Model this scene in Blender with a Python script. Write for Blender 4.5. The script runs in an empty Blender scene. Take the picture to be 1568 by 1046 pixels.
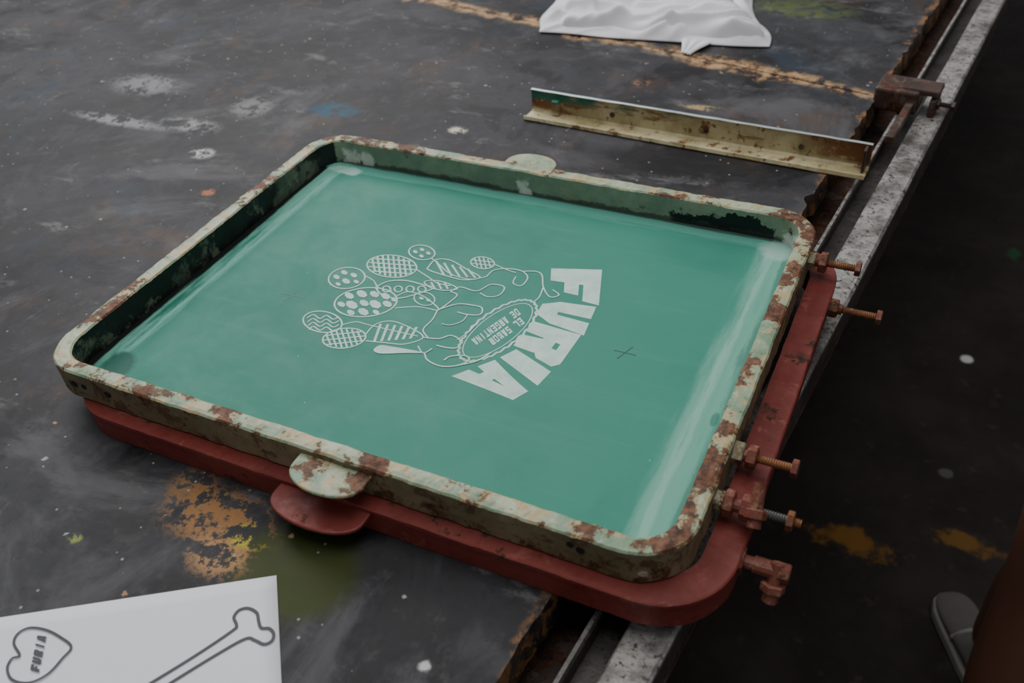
import bpy, bmesh, math, random
from mathutils import Matrix, Vector, noise as mnoise
from mathutils.geometry import tessellate_polygon
random.seed(4)
TZ = 0.85          # table-top height
C = bpy.context.scene.collection

# ------------------------------------------------------------------ materials
class NB:
    def __init__(s, name, rough=0.5, metal=0.0, spec=0.5):
        s.m = bpy.data.materials.new(name); s.m.use_nodes = True
        s.nt = s.m.node_tree; s.nt.nodes.clear()
        s.out = s.nt.nodes.new('ShaderNodeOutputMaterial')
        s.b = s.nt.nodes.new('ShaderNodeBsdfPrincipled')
        s.nt.links.new(s.b.outputs[0], s.out.inputs[0])
        s.b.inputs['Roughness'].default_value = rough
        s.b.inputs['Metallic'].default_value = metal
        s.b.inputs['Specular IOR Level'].default_value = spec
        s.tc = s.nt.nodes.new('ShaderNodeTexCoord')
        s.P = s.tc.outputs['Object']
        s.sep = s.nt.nodes.new('ShaderNodeSeparateXYZ'); s.nt.links.new(s.P, s.sep.inputs[0])
        s.X, s.Y, s.Z = s.sep.outputs
    def put(s, sock, v):
        if isinstance(v, bpy.types.NodeSocket): s.nt.links.new(v, sock)
        elif isinstance(v, (tuple, list)) and len(v) == 3 and len(sock.default_value) == 4: sock.default_value = (*v, 1)
        else: sock.default_value = v
    def mapping(s, scale=(1, 1, 1), rot=(0, 0, 0), loc=(0, 0, 0)):
        n = s.nt.nodes.new('ShaderNodeMapping'); s.put(n.inputs[0], s.P)
        n.inputs['Scale'].default_value = scale; n.inputs['Rotation'].default_value = rot; n.inputs['Location'].default_value = loc
        return n.outputs[0]
    def noise(s, scale, detail=6, rough=0.6, vec=None, dist=0.0):
        n = s.nt.nodes.new('ShaderNodeTexNoise'); s.put(n.inputs['Vector'], vec or s.P)
        n.inputs['Scale'].default_value = scale; n.inputs['Detail'].default_value = detail
        n.inputs['Roughness'].default_value = rough; n.inputs['Distortion'].default_value = dist
        return n.outputs[0]
    def vor(s, scale, vec=None, out='Distance'):
        n = s.nt.nodes.new('ShaderNodeTexVoronoi'); s.put(n.inputs['Vector'], vec or s.P)
        n.inputs['Scale'].default_value = scale
        return n.outputs[out]
    def step(s, f, a, b, lo=0.0, hi=1.0):
        n = s.nt.nodes.new('ShaderNodeMapRange'); n.interpolation_type = 'SMOOTHSTEP'
        s.put(n.inputs['Value'], f)
        if a > b: a, b, lo, hi = b, a, hi, lo
        n.inputs['From Min'].default_value = a; n.inputs['From Max'].default_value = b
        n.inputs['To Min'].default_value = lo; n.inputs['To Max'].default_value = hi
        return n.outputs[0]
    def op(s, o, a, b=0.0, clamp=False):
        n = s.nt.nodes.new('ShaderNodeMath'); n.operation = o; n.use_clamp = clamp
        s.put(n.inputs[0], a); s.put(n.inputs[1], b); return n.outputs[0]
    def mul(s, *a):
        r = a[0]
        for x in a[1:]: r = s.op('MULTIPLY', r, x)
        return r
    def mix(s, f, a, b):
        n = s.nt.nodes.new('ShaderNodeMix'); n.data_type = 'RGBA'
        s.put(n.inputs[0], f); s.put(n.inputs[6], a); s.put(n.inputs[7], b); return n.outputs[2]
    def blob(s, c, r, amp=0.8, nz=None, lo=1.0, hi=0.6):
        dx = s.op('DIVIDE', s.op('SUBTRACT', s.X, c[0]), r[0]); dy = s.op('DIVIDE', s.op('SUBTRACT', s.Y, c[1]), r[1])
        d = s.op('SQRT', s.op('ADD', s.mul(dx, dx), s.mul(dy, dy)))
        if nz is not None: d = s.op('ADD', d, s.mul(s.op('SUBTRACT', nz, 0.5), amp))
        return s.step(d, lo, hi)
    def bump(s, h, strength=0.3, dist=0.002):
        n = s.nt.nodes.new('ShaderNodeBump'); n.inputs['Strength'].default_value = strength
        n.inputs['Distance'].default_value = dist; s.put(n.inputs['Height'], h); s.put(s.b.inputs['Normal'], n.outputs[0])
    def color(s, c): s.put(s.b.inputs['Base Color'], c)
    def rough(s, c): s.put(s.b.inputs['Roughness'], c)

def plain(name, col, rough=0.6, metal=0.0, var=0.25, scale=40, spec=0.5):
    m = NB(name, rough, metal, spec); n = m.noise(scale)
    m.color(m.mix(n, tuple(c * (1 - var) for c in col), tuple(min(1, c * (1 + var)) for c in col)))
    m.bump(n, 0.15); return m.m

def peeling(name, a, b, c, rust, amt=0.5, rustamt=0.5, dark=0.0, scale=1.0, bias=None, extra=None):
    """old enamel paint: two tones a/b, primer c, rust patches"""
    m = NB(name, 0.55, 0, 0.4)
    n1 = m.noise(14 * scale, 8, 0.65); n2 = m.noise(45 * scale, 8, 0.7, dist=0.3)
    n3 = m.noise(22 * scale, 10, 0.70, m.mapping(loc=(3, 7, 1))); n4 = m.noise(120 * scale, 6, 0.7)
    if bias: n3 = m.op('ADD', n3, bias(m))
    col = m.mix(m.step(n1, 0.40, 0.60), a, b)
    col = m.mix(m.step(n2, 0.62 - 0.2 * amt, 0.68 - 0.2 * amt), col, c)
    r = m.step(n3, 0.66 - 0.2 * rustamt, 0.685 - 0.2 * rustamt)
    rim = m.mul(m.step(n3, 0.63 - 0.2 * rustamt, 0.66 - 0.2 * rustamt), 0.4)
    col = m.mix(rim, col, (rust[0] * 1.3, rust[1] * 1.6, rust[2] * 1.2))
    col = m.mix(r, col, m.mix(m.step(n4, 0.35, 0.65), tuple(x * 0.30 for x in rust), tuple(x * 1.5 for x in rust)))
    col = m.mix(m.mul(m.step(n4, 0.55, 0.75), 0.5), col, tuple(x * 0.35 for x in b))
    if dark:
        nd = m.noise(9, 8, 0.7, m.mapping(loc=(9, 1, 4)))
        col = m.mix(m.step(nd, 0.62 - 0.25 * dark, 0.68 - 0.25 * dark), col, (0.010, 0.011, 0.010))
    if extra: col = extra(m, col, n3, n4)
    m.color(col); m.rough(m.step(n3, 0.4, 0.7, 0.4, 0.75))
    m.bump(m.op('SUBTRACT', n2, m.mul(r, 0.6)), 0.5, 0.0012)
    return m.m

# ------------------------------------------------------------------ mesh utils
def link_obj(name, me, mats=(), parent=None, smooth=False):
    ob = bpy.data.objects.new(name, me); C.objects.link(ob)
    for m in mats: me.materials.append(m)
    if parent: ob.parent = parent
    if smooth:
        for p in me.polygons: p.use_smooth = True
    return ob
def mesh_obj(name, verts, faces, mats=(), parent=None, smooth=False, fm=None):
    me = bpy.data.meshes.new(name); me.from_pydata([tuple(v) for v in verts], [], faces)
    ob = link_obj(name, me, mats, parent, smooth)
    if fm:
        for p, i in zip(me.polygons, fm): p.material_index = i
    bm = bmesh.new(); bm.from_mesh(me); bmesh.ops.recalc_face_normals(bm, faces=bm.faces); bm.to_mesh(me); bm.free()
    return ob
def empty(name):
    e = bpy.data.objects.new(name, None); e.empty_display_size = 0.05; C.objects.link(e); return e
def bevel(ob, w, seg=2):
    b = ob.modifiers.new('bevel', 'BEVEL'); b.width = w; b.segments = seg; b.limit_method = 'ANGLE'; return ob
def prism(name, outline, z0, z1, mats=(), parent=None, bev=0.0, frame=None):
    n = len(outline)
    v = [(x, y, z0) for x, y in outline] + [(x, y, z1) for x, y in outline]
    f = [list(range(n))[::-1], list(range(n, 2 * n))] + [[i, (i + 1) % n, n + (i + 1) % n, n + i] for i in range(n)]
    if frame: v = [frame(*p) for p in v]
    ob = mesh_obj(name, v, f, mats, parent)
    if bev: bevel(ob, bev)
    return ob
def box(name, c, s, mats=(), parent=None, bev=0.0, frame=None):
    x, y, z = c; a, b, d = s[0] / 2, s[1] / 2, s[2] / 2
    return prism(name, [(x - a, y - b), (x + a, y - b), (x + a, y + b), (x - a, y + b)], z - d, z + d, mats, parent, bev, frame)

def rrect(cx, cy, hx, hy, r, cs=12, sp=0.008):
    """rounded rectangle: list of (pos, outward normal)"""
    out = []
    corners = [(cx + hx - r, cy + hy - r, 0), (cx - hx + r, cy + hy - r, 90), (cx - hx + r, cy - hy + r, 180), (cx + hx - r, cy - hy + r, 270)]
    for k, (x, y, a0) in enumerate(corners):
        for i in range(cs + 1):
            a = math.radians(a0 + 90 * i / cs); nrm = Vector((math.cos(a), math.sin(a), 0))
            out.append((Vector((x, y, 0)) + nrm * r, nrm))
        nx, ny, na = corners[(k + 1) % 4]
        a = math.radians(a0 + 90); nrm = Vector((math.cos(a), math.sin(a), 0))
        p0 = Vector((x, y, 0)) + nrm * r; p1 = Vector((nx, ny, 0)) + nrm * r
        m = max(2, int((p1 - p0).length / sp))
        for i in range(1, m): out.append((p0.lerp(p1, i / m), nrm))
    return out
def sweep(name, path, prof, mats, parent, pmat, jit=0.0):
    n = len(path); k = len(prof); v = []; f = []; fm = []
    for p, nr in path:
        for o, z in prof:
            q = p + nr * o + Vector((0, 0, z))
            if jit:
                q += Vector((mnoise.noise(q * 55), mnoise.noise(q * 55 + Vector((9, 0, 0))), mnoise.noise(q * 55 + Vector((0, 9, 0))))) * jit
                q += Vector((mnoise.noise(q * 190), mnoise.noise(q * 190 + Vector((5, 0, 0))), mnoise.noise(q * 190 + Vector((0, 5, 0))))) * jit * 0.6
            v.append(q)
    for i in range(n):
        j = (i + 1) % n
        for a in range(k):
            b = (a + 1) % k
            f.append([i * k + a, j * k + a, j * k + b, i * k + b]); fm.append(pmat(a, path[i][1]))
    return mesh_obj(name, v, f, mats, parent, False, fm)

def rod(name, p0, axis, segs, parent, mats, up=Vector((0, 0, 1))):
    """bolt-like chain: segs = (length, radius, sides, mat_index, threaded)"""
    axis = axis.normalized(); s = axis.cross(up).normalized(); t = s.cross(axis)
    v = []; f = []; fm = []; pos = 0.0
    for L, r, sides, mi, thr in segs:
        if thr:
            st = max(2, int(L / 0.0011)); rings = [(L * i / st, r * (1.0 if i % 2 else 0.8)) for i in range(st + 1)]
        elif sides == 6: rings = [(0, r * 0.86), (L * 0.12, r), (L * 0.88, r), (L, r * 0.86)]
        else: rings = [(0, r), (L, r)]
        b0 = len(v)
        for d, rr in rings:
            for i in range(sides):
                a = 2 * math.pi * i / sides + 0.3
                v.append(p0 + axis * (pos + d) + (s * math.cos(a) + t * math.sin(a)) * rr)
        m = len(rings)
        for j in range(m - 1):
            for i in range(sides):
                i2 = (i + 1) % sides
                f.append([b0 + j * sides + i, b0 + j * sides + i2, b0 + (j + 1) * sides + i2, b0 + (j + 1) * sides + i]); fm.append(mi)
        f.append([b0 + i for i in range(sides)][::-1]); fm.append(mi)
        f.append([b0 + (m - 1) * sides + i for i in range(sides)]); fm.append(mi)
        pos += L
    return mesh_obj(name, v, f, mats, parent, False, fm)

# ------------------------------------------------------------------ artwork tracing
# flat drawings (screen stencil, paper) were traced on an oblique picture; this rectifies
# the tracing units to true positions on the horizontal plane z.
AX = Matrix(((0.90138, -0.22405, 0.37056), (0.42769, 0.59459, -0.68084), (-0.06779, 0.77218, 0.63178)))
EYE = Vector((0.4613, -0.7139, 1.518))
def rect(u, v, z):
    d = AX @ Vector((u - 784, 523 - v, -1429)); return EYE + d * ((z - EYE.z) / d.z)
def smooth_pts(pts, closed=False, sub=6):
    n = len(pts); out = []
    rng = range(n if closed else n - 1)
    for i in rng:
        if closed: p0, p1, p2, p3 = pts[(i - 1) % n], pts[i], pts[(i + 1) % n], pts[(i + 2) % n]
        else: p0, p1, p2, p3 = pts[max(i - 1, 0)], pts[i], pts[i + 1], pts[min(i + 2, n - 1)]
        for k in range(sub):
            t = k / sub
            out.append(tuple(0.5 * ((2 * p1[a]) + (-p0[a] + p2[a]) * t + (2 * p0[a] - 5 * p1[a] + 4 * p2[a] - p3[a]) * t * t + (-p0[a] + 3 * p1[a] - 3 * p2[a] + p3[a]) * t ** 3) for a in (0, 1)))
    if not closed: out.append(tuple(pts[-1]))
    return out
class Art:
    def __init__(s, z, wk=1.0): s.z = z; s.v = []; s.f = []; s.lift = 0.0; s.wk = wk
    def nxt(s): s.lift += 0.0000025; return Vector((0, 0, s.lift))
    def line(s, pts, w=0.0012, closed=False, sub=6, curve=True):
        if curve and len(pts) > 2: pts = smooth_pts(pts, closed, sub)
        w = w * s.wk; h = s.nxt()
        P = [rect(u, v, s.z) + h for u, v in pts]; n = len(P); b = len(s.v)
        for i in range(n):
            a = P[(i - 1) % n] if (closed or i > 0) else P[i]; c = P[(i + 1) % n] if (closed or i < n - 1) else P[i]
            t = (c - a); t.z = 0
            t = t.normalized() if t.length > 1e-9 else Vector((1, 0, 0)); nr = Vector((-t.y, t.x, 0)) * w / 2
            s.v += [P[i] + nr, P[i] - nr]
        for i in range(n if closed else n - 1):
            j = (i + 1) % n; s.f.append([b + 2 * i, b + 2 * j, b + 2 * j + 1, b + 2 * i + 1])
    def fill(s, pts, curve=False):
        if curve: pts = smooth_pts(pts, True, 5)
        h = s.nxt(); P = [rect(u, v, s.z) + h for u, v in pts]; b = len(s.v); s.v += P
        for t in tessellate_polygon([[Vector((p.x, p.y, 0)) for p in P]]): s.f.append([b + i for i in t])
    def ell(s, c, a, b, ang, n=24, t0=0, t1=360):
        ca, sa = math.cos(math.radians(ang)), math.sin(math.radians(ang)); o = []
        for i in range(n):
            t = math.radians(t0 + (t1 - t0) * i / (n if t1 - t0 == 360 else n - 1)); x, y = a * math.cos(t), b * math.sin(t)
            o.append((c[0] + x * ca - y * sa, c[1] + x * sa + y * ca))
        return o
    def glyph(s, g, q, sub=4):
        """q = start-bottom, start-top, end-top, end-bottom"""
        for poly in GL[g]:
            pts = []
            for i in range(len(poly)):
                a, b = poly[i], poly[(i + 1) % len(poly)]
                for k in range(sub): t = k / sub; pts.append((a[0] + (b[0] - a[0]) * t, a[1] + (b[1] - a[1]) * t))
            P = []
            for x, y in pts:
                P.append(((q[0][0] * (1 - y) + q[1][0] * y) * (1 - x) + (q[3][0] * (1 - y) + q[2][0] * y) * x,
                          (q[0][1] * (1 - y) + q[1][1] * y) * (1 - x) + (q[3][1] * (1 - y) + q[2][1] * y) * x))
            s.fill(P)
    def obj(s, name, mat, parent):
        v = []; f = []
        for face in s.f:   # force all faces upward
            P = [s.v[i] for i in face]; nz = 0
            for i in range(len(P)):
                a, b = P[i], P[(i + 1) % len(P)]; nz += a.x * b.y - b.x * a.y
            f.append(face if nz > 0 else face[::-1])
        me = bpy.data.meshes.new(name); me.from_pydata([tuple(p) for p in s.v], [], f)
        return link_obj(name, me, [mat], parent)
GL = {
 'F': [[(0, 0), (0, 1), (1, 1), (1, .66), (.50, .66), (.50, .57), (.86, .57), (.86, .28), (.50, .28), (.50, 0)]],
 'U': [[(0, 1), (0, .3), (.22, 0), (.78, 0), (1, .3), (1, 1), (.57, 1), (.56, .36), (.44, .36), (.43, 1)]],
 'R': [[(0, 0), (0, 1), (.40, 1), (.40, 0)], [(.40, 1), (.85, 1), (1, .88), (1, .52), (.85, .40), (.40, .40), (.40, .66), (.58, .66), (.58, .76), (.40, .76)], [(.44, .42), (.90, .42), (1, 0), (.54, 0), (.42, .42)]],
 'I': [[(.05, 0), (.05, 1), (.95, 1), (.95, 0)]],
 'i': [[(.32, 0), (.32, 1), (.68, 1), (.68, 0)]],
 'A': [[(0, 0), (.22, 1), (.5, 1), (.5, .66), (.46, .42), (.5, .42), (.5, .18), (.44, .18), (.40, 0)], [(1, 0), (.78, 1), (.5, 1), (.5, .66), (.54, .42), (.5, .42), (.5, .18), (.56, .18), (.60, 0)]],
 'E': [[(0, 0), (0, 1), (1, 1), (1, .76), (.3, .76), (.3, .6), (.85, .6), (.85, .4), (.3, .4), (.3, .24), (1, .24), (1, 0)]],
 'L': [[(0, 0), (0, 1), (.32, 1), (.32, .25), (1, .25), (1, 0)]],
 'S': [[(0, 0), (1, 0), (1, .6), (.32, .6), (.32, .76), (1, .76), (1, 1), (0, 1), (0, .4), (.68, .4), (.68, .24), (0, .24)]],
 'B': [[(0, 0), (0, 1), (.32, 1), (.32, 0)], [(.32, 1), (.9, .95), (.9, .6), (.32, .6), (.32, .8), (.6, .8), (.6, .9)], [(.32, .5), (1, .5), (1, 0), (.32, 0), (.32, .2), (.7, .2), (.7, .35), (.32, .35)]],
 'O': [[(0, 0), (0, 1), (.5, 1), (.5, .78), (.3, .78), (.3, .22), (.5, .22), (.5, 0)], [(1, 0), (1, 1), (.5, 1), (.5, .78), (.7, .78), (.7, .22), (.5, .22), (.5, 0)]],
 'D': [[(0, 0), (0, 1), (.5, 1), (.5, .78), (.3, .78), (.3, .22), (.5, .22), (.5, 0)], [(.8, 0), (1, .2), (1, .8), (.8, 1), (.5, 1), (.5, .78), (.7, .78), (.7, .22), (.5, .22), (.5, 0)]],
 'G': [[(0, 0), (0, 1), (1, 1), (1, .76), (.3, .76), (.3, .24), (.7, .24), (.7, .4), (.5, .4), (.5, .55), (1, .55), (1, 0)]],
 'N': [[(0, 0), (0, 1), (.35, 1), (.7, .45), (.7, 1), (1, 1), (1, 0), (.68, 0), (.3, .55), (.3, 0)]],
 'T': [[(.35, 0), (.35, .76), (0, .76), (0, 1), (1, 1), (1, .76), (.65, .76), (.65, 0)]],
}

# ------------------------------------------------------------------ table
m = NB('worn_black_painted_tabletop', 0.5, 0, 0.16)
n_lo = m.noise(2.1, 4, 0.6); n_mid = m.noise(7, 9, 0.66, dist=0.5); n_hi = m.noise(38, 8, 0.72); n_fine = m.noise(160, 5, 0.7)
sc1 = m.noise(5, 8, 0.72, m.mapping((1.0, 3.2, 1), (0, 0, 0.5)), 0.3); sc2 = m.noise(7, 8, 0.72, m.mapping((3.5, 0.9, 1), (0, 0, -0.35)), 0.3)
sm = m.noise(3.6, 10, 0.66, m.mapping(loc=(7, 4, 0)), 0.8)
col = m.mix(m.step(n_lo, 0.35, 0.65), (0.021, 0.0215, 0.024), (0.044, 0.045, 0.050))
col = m.mix(m.mul(m.step(n_mid, 0.50, 0.62), 0.5), col, (0.080, 0.081, 0.088))
col = m.mix(m.mul(m.step(n_mid, 0.48, 0.38), 0.75), col, (0.010, 0.010, 0.012))
col = m.mix(m.mul(m.step(n_hi, 0.54, 0.72), 0.30), col, (0.12, 0.12, 0.125))
col = m.mix(m.mul(m.step(n_hi, 0.46, 0.32), 0.35), col, (0.010, 0.010, 0.012))
col = m.mix(m.mul(m.step(sm, 0.55, 0.66), 0.45), col, (0.125, 0.126, 0.134))
brown = m.noise(4.3, 8, 0.72, m.mapping(loc=(5, 2, 0)), 0.6)
col = m.mix(m.mul(m.step(brown, 0.53, 0.64), 0.55), col, (0.080, 0.052, 0.039))
blue = m.noise(3.1, 8, 0.72, m.mapping(loc=(1, 8, 0)), 0.6)
col = m.mix(m.mul(m.step(blue, 0.57, 0.68), 0.45), col, (0.024, 0.046, 0.072))
col = m.mix(m.mul(m.step(sc1, 0.57, 0.68), m.step(n_hi, 0.42, 0.56), 0.50), col, (0.19, 0.19, 0.195))
col = m.mix(m.mul(m.step(sc2, 0.59, 0.70), m.step(n_hi, 0.42, 0.56), 0.45), col, (0.15, 0.15, 0.155))
col = m.mix(m.mul(m.blob((.13, .455), (.25, .055), 1.0, n_mid, 1.0, 0.4), .75), col, (0.010, 0.010, 0.012))  # angle bar's dark shadow and reflection, painted into the tabletop colour
# panel joint worn through to the wood: y = 0.835 - 0.22 x
dl = m.op('ABSOLUTE', m.op('SUBTRACT', m.op('ADD', m.Y, m.mul(m.X, 0.22)), 0.835))
seam_d = m.op('ADD', dl, m.mul(m.op('SUBTRACT', n_mid, 0.5), 0.12))
seam = m.mul(m.step(seam_d, 0.030, 0.004), m.step(n_hi, 0.40, 0.52))
col = m.mix(m.mul(seam, 0.95), col, m.mix(m.step(n_hi, 0.40, 0.62), (0.15, 0.06, 0.02), (0.48, 0.32, 0.17)))
col = m.mix(m.step(m.op('ADD', dl, m.mul(m.op('SUBTRACT', n_hi, 0.5), 0.01)), 0.003, 0.001), col, (0.01, 0.008, 0.007))
# chipped rim along the right edge
de = m.op('SUBTRACT', m.op('ADD', 0.275, m.mul(m.Y, 0.0975)), m.X)
ed = m.op('ADD', de, m.mul(m.op('SUBTRACT', n_mid, 0.5), 0.07))
col = m.mix(m.mul(m.step(ed, 0.010, 0.001), m.step(n_hi, 0.44, 0.57)), col, m.mix(n_hi, (0.09, 0.04, 0.016), (0.30, 0.17, 0.08)))
col = m.mix(m.mul(m.blob((.026, -.352), (.074, .064), .25, n_hi), .85), col, m.mix(n_mid, (0.012, 0.020, 0.004), (0.070, 0.085, 0.016)))
spl = m.step(n_hi, 0.45, 0.51)
for c, r, cl, k, amp in [((-.078, -.332), (.072, .042), (0.30, 0.15, 0.055), .9, 3.2), ((-.05, -.365), (.040, .03), (0.38, 0.21, 0.09), .9, 3.2), ((-.13, -.31), (.03, .03), (0.27, 0.14, 0.05), .8, 3.4), ((-.038, -.338), (.024, .016), (0.42, 0.40, 0.03), .9, 1.6),
        ((-.191, -.403), (.010, .007), (0.24, 0.28, 0.08), .9, 2.6),
        ((-.473, .45), (.06, .035), (0.01, 0.08, 0.13), .75, 2.8), ((.163, 1.10), (.12, .06), (0.08, 0.11, 0.02), .7, 1.8),
        ((-.591, .256), (.026, .020), (0.50, 0.51, 0.52), .9, 2.8), ((-.238, .451), (.020, .014), (0.6, 0.58, 0.46), .9, 2.6), ((.10, .64), (.04, .012), (0.45, 0.34, 0.16), .8, 3),
        ((-.817, .304), (.12, .02), (0.25, 0.25, 0.26), .85, 2.6), ((-.873, .437), (.09, .05), (0.22, 0.22, 0.23), .8, 2.6),
        ((-.68, .33), (.07, .03), (0.24, 0.24, 0.245), .85, 2.8), ((-.62, .42), (.05, .05), (0.20, 0.20, 0.205), .8, 2.8), ((-.02, -.43), (.05, .006), (0.06, 0.18, 0.16), .7, 2.6),
        ((.18, -.39), (.007, .007), (0.6, 0.6, 0.6), .8, 2.4), ((-.50, .16), (.014, .012), (0.42, 0.15, 0.06), .85, 2.4), ((-.02, .70), (.02, .02), (0.24, 0.12, .08), .7, 3)]:
    col = m.mix(m.mul(m.blob(c, r, amp, n_hi, 1.1, 0.5), spl, k), col, cl)
# paint specks
vd = m.vor(85); vs = m.vor(85, out='Color')
vsx = m.nt.nodes.new('ShaderNodeSeparateXYZ'); m.put(vsx.inputs[0], vs)
spk = m.mul(m.step(vd, 0.16, 0.08), m.step(vsx.outputs[0], 0.80, 0.84))
col = m.mix(m.mul(spk, 0.7), col, (0.36, 0.36, 0.36))
vd2 = m.vor(30, m.mapping(loc=(2, 1, 0))); vc2 = m.nt.nodes.new('ShaderNodeSeparateXYZ'); m.put(vc2.inputs[0], m.vor(30, m.mapping(loc=(2, 1, 0)), 'Color'))
spk2 = m.mul(m.step(m.op('ADD', vd2, m.mul(m.op('SUBTRACT', n_fine, 0.5), 0.3)), 0.10, 0.05), m.step(vc2.outputs[0], 0.84, 0.86))
col = m.mix(m.mul(spk2, 0.7), col, m.mix(vc2.outputs[1], (0.50, 0.25, 0.12), (0.40, 0.48, 0.48)))
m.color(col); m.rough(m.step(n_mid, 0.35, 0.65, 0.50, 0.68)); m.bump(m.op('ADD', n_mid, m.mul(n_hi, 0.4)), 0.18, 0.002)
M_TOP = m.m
M_WOOD = peeling('chipped_table_edge', (0.02, 0.018, 0.018), (0.05, 0.035, 0.025), (0.17, 0.085, 0.035), (0.10, 0.045, 0.018), 0.6, 0.5)
M_STEEL_DK = plain('dark_steel', (0.03, 0.028, 0.027), 0.55, 0.3)

E0 = Vector((0.275, 0.0, 0)); EV = Vector((0.0971, 0.9953, 0)); EU = Vector((0.9953, -0.0971, 0))
def tf(u, w, z):   # table frame: u outward from the right edge, w along it, z relative to the top
    p = E0 + EU * u + EV * w; return Vector((p.x, p.y, TZ + z))
table = empty('printing_table')
ol = []
w = -1.7
while w < 3.4:
    q = 0.004 * mnoise.noise(Vector((w * 14, 0, 0))) + 0.0035 * mnoise.noise(Vector((w * 60, 3, 0))) - 0.006 * max(0, mnoise.noise(Vector((w * 25, 9, 0))) - 0.25) * 3
    ol.append((q, w)); w += 0.006
ol += [(-2.6, 3.4), (-2.6, -1.7)]
n = len(ol)
v = [tf(a, b, 0) for a, b in ol] + [tf(a + (0.004 if i < n - 2 else 0), b, -0.032) for i, (a, b) in enumerate(ol)]
f = [list(range(n)), list(range(n, 2 * n))[::-1]] + [[i, (i + 1) % n, n + (i + 1) % n, n + i] for i in range(n)]
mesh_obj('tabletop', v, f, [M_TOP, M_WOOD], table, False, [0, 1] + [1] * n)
prism('apron', [(-2.52, -1.6), (-0.03, -1.6), (-0.03, 3.3), (-2.52, 3.3)], -0.13, -0.032, [M_STEEL_DK], table, 0, tf)
for i, (u, w) in enumerate([(-0.10, -1.45), (-0.10, 0.9), (-0.10, 3.1), (-2.4, -1.45), (-2.4, 0.9), (-2.4, 3.1)]):
    box('leg_%d' % (i + 1), (u, w, -0.49), (0.06, 0.06, 0.72), [M_STEEL_DK], table, 0.004, tf)

# ------------------------------------------------------------------ guide rail along the table
m = NB('speckled_worn_rail_metal', 0.45, 0.2)
a = m.noise(30, 9, 0.75); b = m.noise(130, 6, 0.7); c0 = m.noise(8, 5, 0.6)
col = m.mix(m.step(a, 0.35, 0.65), (0.14, 0.135, 0.13), (0.46, 0.45, 0.43))
col = m.mix(m.step(b, 0.54, 0.62), col, (0.05, 0.042, 0.038))
col = m.mix(m.mul(m.step(a, 0.56, 0.62), 0.85), col, (0.12, 0.07, 0.045))
col = m.mix(m.mul(m.step(c0, 0.50, 0.64), 0.80), col, (0.07, 0.06, 0.055))
side = m.step(m.Z, TZ - .024, TZ - .028)
col = m.mix(m.mul(side, 0.85), col, (0.030, 0.025, 0.022))
m.color(col); m.bump(b, 0.3); M_RAIL = m.m
M_RUST = peeling('rusty_iron', (0.045, 0.030, 0.026), (0.07, 0.042, 0.035), (0.11, 0.08, 0.065), (0.08, 0.028, 0.013), 0.5, 0.7)
rail = empty('guide_rail')
def extr(name, prof, w0, w1, mats, parent, step=0.05):
    ws = [w0 + (w1 - w0) * i / int((w1 - w0) / step) for i in range(int((w1 - w0) / step) + 1)]
    k = len(prof); v = [tf(u + 0.0008 * mnoise.noise(Vector((w * 9, u * 80, z * 80))), w, z + 0.0008 * mnoise.noise(Vector((w * 11, 4, z * 90)))) for w in ws for u, z in prof]; f = []
    for i in range(len(ws) - 1):
        for a in range(k): b = (a + 1) % k; f.append([i * k + a, i * k + b, (i + 1) * k + b, (i + 1) * k + a])
    f += [list(range(k)), [(len(ws) - 1) * k + a for a in range(k)][::-1]]
    return mesh_obj(name, v, f, mats, parent)
extr('rail_profile', [(.034, -.018), (.038, -.018), (.038, -.043), (.064, -.043), (.064, -.020), (.066, -.018), (.099, -.018), (.102, -.021), (.102, -.060),
                      (.098, -.060), (.098, -.024), (.068, -.024), (.068, -.047), (.034, -.047)], -1.5, 3.2, [M_RAIL], rail)
extr('rail_support_angle', [(-.028, -.075), (.10, -.075), (.10, -.080), (-.024, -.080), (-.024, -.13), (-.028, -.13)], -1.5, 3.2, [M_RUST], rail)
for i, w in enumerate([-1.2, -0.62, 0.0, 0.62, 1.25, 1.85, 2.5]):
    box('rail_bracket_%d' % (i + 1), (.052, w, -.061), (.03, .05, .028), [M_RUST], rail, 0.002, tf)

stop = empty('rail_stop_clamp')
box('clamp_body', (.030, .775, .004), (.066, .060, .036), [M_RUST], stop, 0.004, tf)
box('clamp_bridge', (.060, .775, .020), (.060, .040, .010), [M_RUST], stop, 0.003, tf)
box('clamp_arm', (.052, .690, .000), (.012, .13, .012), [M_RUST], stop, 0.002, tf)
box('clamp_foot', (.083, .775, -.004), (.010, .040, .028), [M_RUST], stop, 0.002, tf)
rod('clamp_bolt', tf(.088, .77, .0), EU, [(.004, .009, 6, 0, 0), (.016, .004, 12, 0, 1), (.006, .0075, 6, 0, 0)], stop, [M_RUST])

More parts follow.
